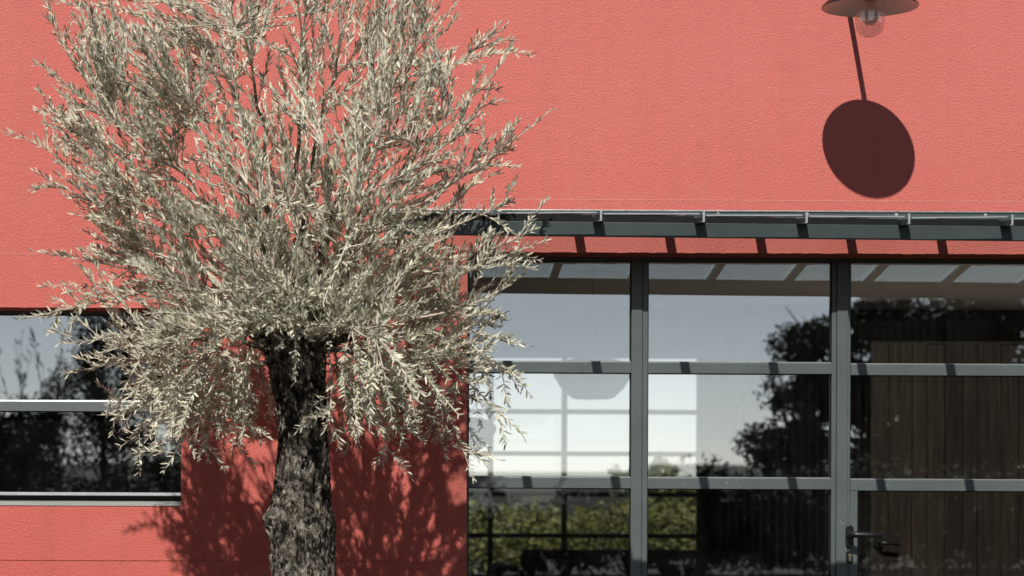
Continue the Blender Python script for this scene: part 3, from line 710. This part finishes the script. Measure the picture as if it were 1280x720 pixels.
def hedge(name, x0, x1, y, h, n, size, m, lbl, seed, hv=0.2, shell=0.5):
    rnd = random.Random(seed); bl = []; x = x0
    while x < x1:
        hh = h * (1 + rnd.uniform(-hv, hv)); bl.append((x, y + rnd.uniform(-.2, .2), hh * 0.5, 0.55, 0.5, hh * 0.55)); x += 0.55
    o = leaf_cloud(name, bl, n, size, m, None, seed, shell=shell); tag(o, lbl, 'hedge', kind='stuff'); return o
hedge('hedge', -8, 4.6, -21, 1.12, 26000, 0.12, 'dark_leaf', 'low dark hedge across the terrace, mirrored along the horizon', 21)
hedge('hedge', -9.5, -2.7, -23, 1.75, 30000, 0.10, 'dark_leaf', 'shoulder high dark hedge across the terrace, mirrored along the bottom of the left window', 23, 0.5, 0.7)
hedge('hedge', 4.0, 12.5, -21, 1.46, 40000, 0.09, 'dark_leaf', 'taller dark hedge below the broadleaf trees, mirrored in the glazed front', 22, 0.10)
# soil bank the hedges grow on, and hills beyond
def bank(name, x0, x1, y0, y1, h, m, kind):
    bm = bmesh.new(); n = 60; rows = []
    for j in range(7):
        u = j / 6; rows.append([bm.verts.new((x0 + (x1 - x0) * i / n, y0 + (y1 - y0) * u, h * math.sin(u * math.pi) * (0.75 + 0.35 * noise.noise((i * 0.21, u * 2, h))) + 0.002)) for i in range(n + 1)])
    for j in range(6):
        for i in range(n): bm.faces.new((rows[j][i], rows[j][i + 1], rows[j + 1][i + 1], rows[j + 1][i])).smooth = True
    tag(obj(name, bm, m), kind=kind)
simple('hill_green', (0.05, 0.065, 0.04), 0.95, var=0.4, vs=0.3)
bank('hills', -300, 400, -420, -300, 4.0, 'hill_green', 'structure')

# shrubs in the garden behind the house, seen through both windows
bproto = None
def bush(x, y, s, seed, lbl):
    t = empty('garden_shrub', (x, y, 0)); tag(t, lbl, 'shrub', 'shrubs in the garden behind the house')
    bl = [(0, 0, .45 * s, .7, .6, .50 * s), (.45, .1, .35 * s, .5, .5, .42 * s), (-.45, 0, .38 * s, .5, .5, .45 * s), (.1, -.2, .62 * s, .38, .4, .33 * s)]
    leaf_cloud('foliage', bl, 3800, 0.085, 'garden_leaf', t, seed, shell=0.85)['kind'] = 'stuff'
    bm = bmesh.new()
    for k in range(5): tube(bm, [(0, 0, 0), (.12 * (k - 2), .05 * k, .3 * s), (.2 * (k - 2), .08 * k, .6 * s)], [.02, .014, .006], 6)
    obj('stem', bm, 'branch_bark', t)
names = ['leftmost yellow green shrub behind the house, seen through the lower left pane', 'second yellow green shrub behind the house, left of the rear glazing bar',
         'rounded yellow green shrub behind the house, right of the rear glazing bar', 'tall yellow green shrub behind the house, close to the first mullion',
         'yellow green shrub behind the house, just right of the first mullion', 'yellow green shrub behind the house beside the curtain']
for i, (x, s) in enumerate(((0.55, 0.98), (1.35, 1.0), (1.9, 0.93), (2.45, 1.15), (3.05, 1.12), (3.75, 1.1))):
    bush(x, 15.4 + (i % 3) * 0.5, s, 40 + i, names[i])
hedge('hedge', -2, 7, 18.5, 0.95, 12000, 0.13, 'garden_leaf', 'low hedge closing the garden behind the house', 31, 0.25)
garden_tree('young_tree', 3.35, 20.5, [(0, 0, 1.25, .35, .3, .25), (-.5, 0, 1.3, .28, .25, .14), (.45, 0, 1.1, .3, .3, .25)], 1500, .09, 'young tree behind the house, its top showing above the shrubs', 1.3, 50, 'garden_leaf', .03)

# ------------------------------------------------------------------ the olive tree
TX, TY = -0.385, -1.20
olive = empty('olive_tree', (TX, TY, 0.02))
tag(olive, 'silvery olive tree with gnarled trunk in front of the red wall', 'tree')
S = 355.4                                         # px per metre in the tree's plane, for reading the layout
def W(px, py, dy=0.0):
    """layout reading -> local coordinates of the tree; dy = towards (-) or away from (+) the viewer"""
    k = (7.8 + dy) / 7.8
    return Vector(((px - 510) / S * k - TX, dy, Z + (600 - py) / S * k - 0.02))
def trunk():
    ctr = [(1150, 384, 60), (1100, 383, 50), (1010, 382, 43), (900, 380, 40), (800, 382, 38), (720, 381, 38), (690, 379, 40), (660, 377, 41), (630, 377, 36), (600, 378, 34), (560, 378, 32), (520, 377, 32), (480, 372, 35), (445, 369, 38), (415, 368, 30), (390, 368, 14)]
    seg = 120; rings = []; bm = bmesh.new(); sub = 14
    import bisect
    for i in range(len(ctr) - 1):
        for k in range(sub):
            u = k / sub; a, b = ctr[i], ctr[i + 1]
            u2 = u * u * (3 - 2 * u)
            py = a[0] + (b[0] - a[0]) * u; px = a[1] + (b[1] - a[1]) * u2; r = (a[2] + (b[2] - a[2]) * u2) / S * 0.96
            c = W(px, py); c.y = 0.02 * math.sin(py * 0.02)
            ring = []
            for s in range(seg):
                th = 2 * math.pi * s / seg
                d = Vector((math.cos(th), math.sin(th), 0))
                q = Vector((math.cos(th + c.z * 0.8) * 1.0, math.sin(th + c.z * 0.8) * 1.0, c.z * 2.0))
                f = 1 + 0.13 * noise.noise(q * 1.5) + 0.07 * noise.noise(q * 3.5 + Vector((5, 1, 2)))
                rg = noise.noise(Vector((q.x * 5.5, q.y * 5.5, c.z * 9))); f += 0.12 * (0.5 - abs(rg) * 2.2)
                rg = noise.noise(Vector((q.x * 11, q.y * 11, c.z * 26 + 3))); f += 0.085 * (0.4 - abs(rg) * 2)
                # burl on the left flank
                bu = math.exp(-((c.z - (Z - 0.16)) / 0.05) ** 2) * max(0, math.cos(th - math.pi * 1.05)) ** 4
                f += 0.20 * bu
                ring.append(bm.verts.new(c + d * r * f))
            rings.append(ring)
    for a, b in zip(rings, rings[1:]):
        for s in range(seg): bm.faces.new((a[s], a[(s + 1) % seg], b[(s + 1) % seg], b[s])).smooth = True
    bm.faces.new(rings[-1])
    obj('trunk', bm, 'olive_bark', olive)
trunk()

rt = random.Random(77)
def bez(a, b, c, d, n):
    out = []
    for i in range(n + 1):
        u = i / n; v = 1 - u
        out.append(a * v ** 3 + b * 3 * v * v * u + c * 3 * v * u * u + d * u ** 3)
    return out
# main limbs: (start px,py) -> (end px,py, depth), radius
limbs = [
 ((360, 430), (205, 190, -.15), .030), ((365, 425), (275, 60, .15), .030), ((375, 425), (375, 20, -.10), .028), ((380, 425), (385, 200, .35), .024),
 ((385, 430), (470, 60, .10), .028), ((390, 430), (540, 170, -.20), .026), ((390, 440), (560, 330, .05), .022), ((385, 445), (545, 470, -.15), .018),
 ((355, 440), (180, 330, .10), .024), ((350, 450), (190, 440, -.25), .018), ((372, 425), (310, 230, -.45), .022), ((378, 425), (450, 250, -.48), .022),
 ((365, 430), (330, 330, .50), .018), ((385, 430), (480, 330, .50), .018), ((350, 455), (250, 500, .20), .012), ((390, 450), (470, 500, .25), .012),
 ((372, 430), (365, 350, -.55), .018), ((370, 425), (430, -60, .1), .022), ((370, 425), (290, -60, -.1), .022), ((362, 440), (280, 400, -.5), .016), ((385, 440), (470, 420, -.5), .016)]
for (sx, sy), (ex, ey, ed), r in (((362, 425), (318, 330, -.04), .055), ((375, 420), (372, 300, .06), .048), ((388, 425), (432, 335, -.03), .050), ((385, 435), (470, 400, .08), .034), ((355, 440), (285, 395, .05), .034)):
    a = W(sx, sy); d = W(ex, ey, ed); m1 = a.lerp(d, .5) + Vector((0.015, 0, -.01))
    bm = bmesh.new(); q_ = bez(a, a.lerp(m1, .7), m1.lerp(d, .4), d, 14)
    q_ = [p + Vector((rt.gauss(0, .004), rt.gauss(0, .004), 0)) for p in q_]
    tube(bm, q_, [r * (1.15 - .65 * i / 14) * (1 + .1 * math.sin(i * 2.1)) for i in range(15)], 14); obj('branch', bm, 'olive_bark', olive)
skel = []      # (point, radius)
tw = []        # list of twig polylines
for (sx, sy), (ex, ey, ed), r in limbs:
    a = W(sx, sy); d = W(ex, ey, ed)
    up = Vector((0, 0, 1)); ln = (d - a).length
    b = a + (d - a) * .3 + Vector((rt.uniform(-.05, .05), 0, .08 * ln)) + up * .06
    c = a + (d - a) * .7 + Vector((rt.uniform(-.07, .07), rt.uniform(-.05, .05), rt.uniform(-.03, .08)))
    pts = bez(a, b, c, d, 16)
    for i in range(2, 17): pts[i] = pts[i] + Vector((rt.gauss(0, .008), rt.gauss(0, .008), rt.gauss(0, .006)))
    rad = [max(.0035, r * (1 - .85 * i / 16)) for i in range(17)]
    bm = bmesh.new(); tube(bm, pts, [x_ * (.48 if i_ > 4 else .75) for i_, x_ in enumerate(rad)], 9); obj('branch', bm, 'branch_bark', olive)
    for i, p in enumerate(pts):
        if i > 3: skel.append((p, rad[i]))
    # side branches
    for k in range(6):
        i = rt.randint(4, 15); p = pts[i]; dirv = (pts[min(16, i + 1)] - pts[i - 1]).normalized()
        sd_ = Vector((rt.gauss(0, 1), rt.gauss(0, .8), rt.gauss(0.15, .8))).normalized()
        e = p + (dirv * .6 + sd_).normalized() * rt.uniform(.18, .38)
        q = bez(p, p + dirv * .08, (p + e) / 2 + Vector((0, 0, .03)), e, 7)
        r0 = min(rad[i] * .6, .007)
        tw.append((q, r0, .0022, 0.0))
        for j in range(2, 8): skel.append((q[j], r0 * (1 - j / 10)))

# crown outline, (height in px -> left, right), read off the photograph
ENV = [(-170, 250, 400), (-100, 190, 470), (-40, 145, 515), (0, 118, 530), (50, 85, 575), (100, 72, 590), (150, 62, 600), (200, 55, 585), (250, 80, 570), (300, 105, 570),
       (350, 130, 580), (400, 130, 600), (450, 130, 590), (500, 150, 570), (530, 190, 550)]
def env(py):
    for (a, l0, r0), (b, l1, r1) in zip(ENV, ENV[1:]):
        if a <= py <= b:
            u = (py - a) / (b - a); return l0 + (l1 - l0) * u, r0 + (r1 - r0) * u
    return None
tips = []
while len(tips) < 1650:
    py = rt.uniform(-170, 530); l, r = env(py); cx = (l + r) / 2; hw = (r - l) / 2
    px = rt.uniform(l, r); dd = rt.uniform(-.50, .38)
    n_ = ((px - cx) / hw) ** 2 + (dd / .85) ** 2
    if n_ > 1 or n_ < .12 * rt.random(): continue
    p = W(px, py, dd)
    if py > 440 and 320 < px < 425 and dd < 0.05: continue
    g = noise.noise(p * 4.2 + Vector((3, 7, 1)))
    dens = 1.0 if py > 270 else (0.62 if py > -15 else 0.05)
    if g < -.11 + rt.uniform(-.16, .12): continue
    if rt.random() > dens: continue
    tips.append(p)
n0 = len(tips)
while len(tips) < n0 + 260:                     # the tangled heart of the crown above the fork
    px, py, dd = rt.gauss(375, 80), rt.gauss(355, 62), rt.gauss(.12, .22)
    if py > 455 or py < 200 or abs(dd) > .5: continue
    tips.append(W(px, py, dd))
for _ in range(110): tips.append(W(rt.uniform(290, 460), rt.uniform(345, 432), rt.uniform(-.42, -.12)))
n1 = len(tips)
from mathutils import kdtree
kd = kdtree.KDTree(len(skel))
for i, (p, r) in enumerate(skel): kd.insert(p, i)
kd.balance()
cc = W(385, 400)
for e in tips:
    # attach to a skeleton node that lies inward of the tip
    best = None
    for co, idx, dist in kd.find_n(e, 14):
        inward = (e - co).normalized().dot((e - cc).normalized())
        s = dist - .10 * inward + abs(dist - .22) * .7
        if best is None or s < best[0]: best = (s, co, idx)
    a = best[1].copy(); ln = (e - a).length
    if ln > .42: a = e + (a - e) * (.42 / ln); ln = .42
    outw = (e - cc).normalized()
    hx = (a.x + e.x) / 2 - W(376, 500).x; hz_ = min(a.z, e.z)
    if abs(hx) < .16 and hz_ < Z + (600 - 445) / S and (a.y + e.y) / 2 < .06: continue
    mid = (a + e) / 2 + Vector((rt.gauss(0, .02), rt.gauss(0, .02), .03 + .10 * ln))
    droop = Vector((0, 0, -1)) if e.z < Z + .35 else Vector((0, 0, 1))
    tip = e + (outw * .6 + droop * .55 + Vector((rt.gauss(0, .35), rt.gauss(0, .35), rt.gauss(0.15, .3)))).normalized() * rt.uniform(.04, .11)
    q = bez(a, a * .4 + mid * .6, mid * .4 + e * .6, tip, 8)
    tw.append((q, .0028, .0011, 0.25))
# long shoots that give the silhouette
shoots = [((200, 265), (100, 240), (38, 168)), ((210, 290), (115, 262), (40, 215)), ((230, 330), (120, 300), (110, 225)), ((270, 370), (150, 330), (38, 316)), ((260, 400), (160, 350), (50, 360)),
 ((200, 360), (80, 390), (22, 402)), ((270, 400), (150, 425), (72, 432)), ((270, 430), (170, 450), (78, 470)), ((260, 440), (190, 520), (128, 520)), ((250, 450), (200, 530), (150, 560)),
 ((280, 450), (250, 520), (205, 590)), ((170, 160), (90, 110), (62, 18)), ((180, 190), (110, 120), (58, 95)), ((190, 90), (130, 50), (110, 2)), ((160, 230), (90, 160), (60, 140)),
 ((470, 110), (560, 75), (642, 62)), ((470, 140), (560, 100), (622, 30)), ((480, 180), (600, 140), (640, 50)), ((500, 260), (600, 215), (688, 135)), ((500, 220), (590, 165), (610, 110)), ((480, 120), (520, 60), (540, -10)),
 ((510, 300), (590, 250), (632, 160)), ((500, 290), (560, 230), (608, 190)), ((520, 370), (600, 330), (680, 300)), ((540, 350), (600, 320), (668, 285)), ((500, 400), (600, 390), (655, 340)), ((540, 400), (600, 420), (662, 432)),
 ((530, 410), (600, 440), (650, 470)), ((530, 430), (600, 490), (655, 545)), ((520, 440), (570, 530), (592, 600)), ((500, 450), (540, 520), (560, 575)), ((470, 460), (500, 540), (470, 580)), ((430, 450), (450, 520), (430, 570)),
 ((310, 440), (315, 500), (300, 560)), ((410, 440), (420, 510), (405, 540)), ((230, 440), (240, 500), (262, 580)), ((560, 420), (620, 430), (600, 480)), ((440, 440), (480, 500), (520, 520)), ((290, 455), (230, 480), (180, 480)), ((520, 300), (600, 270), (640, 250)),
 ((300, 440), (270, 520), (320, 540)), ((470, 440), (520, 500), (500, 560)), ((200, 420), (150, 470), (140, 545)), ((250, 460), (290, 530), (275, 575)), ((550, 380), (610, 390), (630, 400)), ((560, 330), (620, 345), (640, 320))]
for a, b, c in shoots:
    dd = rt.uniform(-.35, .25)
    A, B, C_ = W(a[0], a[1], dd * .4), W(b[0], b[1], dd * .8), W(c[0], c[1], dd)
    q = bez(A, A * .45 + B * .55, B * .75 + C_ * .25, C_, 14)
    tw.append((q, .0048, .0012, 0.30))
    for k in range(6):
        i = rt.randint(4, 12); p = q[i]; dr = (q[i + 1] - q[i]).normalized()
        sdv = Vector((rt.gauss(0, .7), rt.gauss(0, .6), rt.gauss(.3, .6))).normalized()
        e = p + (dr * .9 + sdv * .8).normalized() * rt.uniform(.06, .17)
        tw.append(([p, p * .6 + e * .4 + Vector((0, 0, .006)), e * .7 + p * .3 + Vector((0, 0, .006)), e], .0022, .0010, 0.1))

# twigs as one mass
bm = bmesh.new()
for q, r0, r1, _ in tw:
    n = len(q); tube(bm, q, [r0 + (r1 - r0) * i / (n - 1) for i in range(n)], 5, cap=False)
obj('twigs', bm, 'twig_bark', olive)['kind'] = 'stuff'

# leaves
LV = [(0, 0, 0), (-.5, .30, .10), (.5, .30, .10), (0, .33, -.06), (-.42, .68, .12), (.42, .68, .12), (0, .70, -.02), (0, 1, .16)]
LF = [(0, 3, 1), (0, 2, 3), (1, 3, 6, 4), (3, 2, 5, 6), (4, 6, 7), (6, 5, 7)]
leaves = []
for q, r0, r1, start in tw:
    n = len(q); ls = [0]
    for i in range(1, n): ls.append(ls[-1] + (q[i] - q[i - 1]).length)
    tot = ls[-1]; s = tot * start + .01; rollv = rt.uniform(0, 6.28)
    while s <= tot:
        i = 1
        while i < n - 1 and ls[i] < s: i += 1
        u = (s - ls[i - 1]) / max(1e-6, ls[i] - ls[i - 1]); p = q[i - 1].lerp(q[i], min(1, u)); d = (q[i] - q[i - 1]).normalized()
        a = d.cross(Vector((.2, .9, .1))).normalized(); b = d.cross(a)
        frac = s / tot
        for sg in (0, math.pi):
            if rt.random() < .2: continue
            th = rollv + sg + rt.gauss(0, .35)
            side = a * math.cos(th) + b * math.sin(th)
            open_ = rt.uniform(.45, 1.05) * (1.15 - .45 * frac)
            ld = (d + side * open_ + Vector((0, -.05, .30)) + Vector((rt.gauss(0, .22), rt.gauss(0, .22), rt.gauss(0, .22)))).normalized()
            ll = rt.uniform(.022, .043) * (1.0 - .25 * max(0, frac - .7) / .3)
            nrm = (Vector((-.1, -.75, .75)) + side * -.35 + Vector((rt.gauss(0, .55), rt.gauss(0, .55), rt.gauss(0, .3)))).normalized()
            xx = ld.cross(nrm).normalized(); nn = xx.cross(ld).normalized()
            leaves.append((p, xx, ld, nn, ll, rt.uniform(.17, .24)))
        rollv += math.pi / 2 + rt.gauss(0, .2); s += rt.uniform(.007, .016)
# the nearest 300 leaves facing the viewer are single objects
lm = bpy.data.meshes.new('leaf'); lm.from_pydata([Vector((v[0] * .20, v[1], v[2] * .5)) for v in LV], [], LF); lm.materials.append(M['olive_leaf'])
for p in lm.polygons: p.use_smooth = True
def vis(L_): return (L_[0].y) - 1.6 * L_[4] * 10 * (abs(L_[3].y)) + (3 if not (0.2 < L_[0].z < Z + 1.6) else 0)
order = sorted(range(len(leaves)), key=lambda i: vis(leaves[i]))
own = set(order[:290])
for i in order[:290]:
    p, xx, ld, nn, ll, wd = leaves[i]
    o = bpy.data.objects.new('leaf', lm); COL.objects.link(o); o.parent = olive
    mt = Matrix((xx * ll * wd / .20, ld * ll, nn * ll)).transposed().to_4x4(); mt.translation = p
    o.matrix_local = mt
vs = []; fs = []
for i, (p, xx, ld, nn, ll, wd) in enumerate(leaves):
    if i in own: continue
    k = len(vs); wv = wd * ll; cu = ll * .5 * rt.uniform(.3, 1.6)
    for v in LV: vs.append(p + xx * (v[0] * wv) + ld * (v[1] * ll) + nn * (v[2] * cu))
    for f in LF: fs.append(tuple(j + k for j in f))
me = bpy.data.meshes.new('foliage'); me.from_pydata(vs, [], fs); me.polygons.foreach_set('use_smooth', [True] * len(me.polygons))
link('foliage', me, 'olive_leaf', olive)['kind'] = 'stuff'
print('leaves', len(leaves), 'twigs', len(tw))
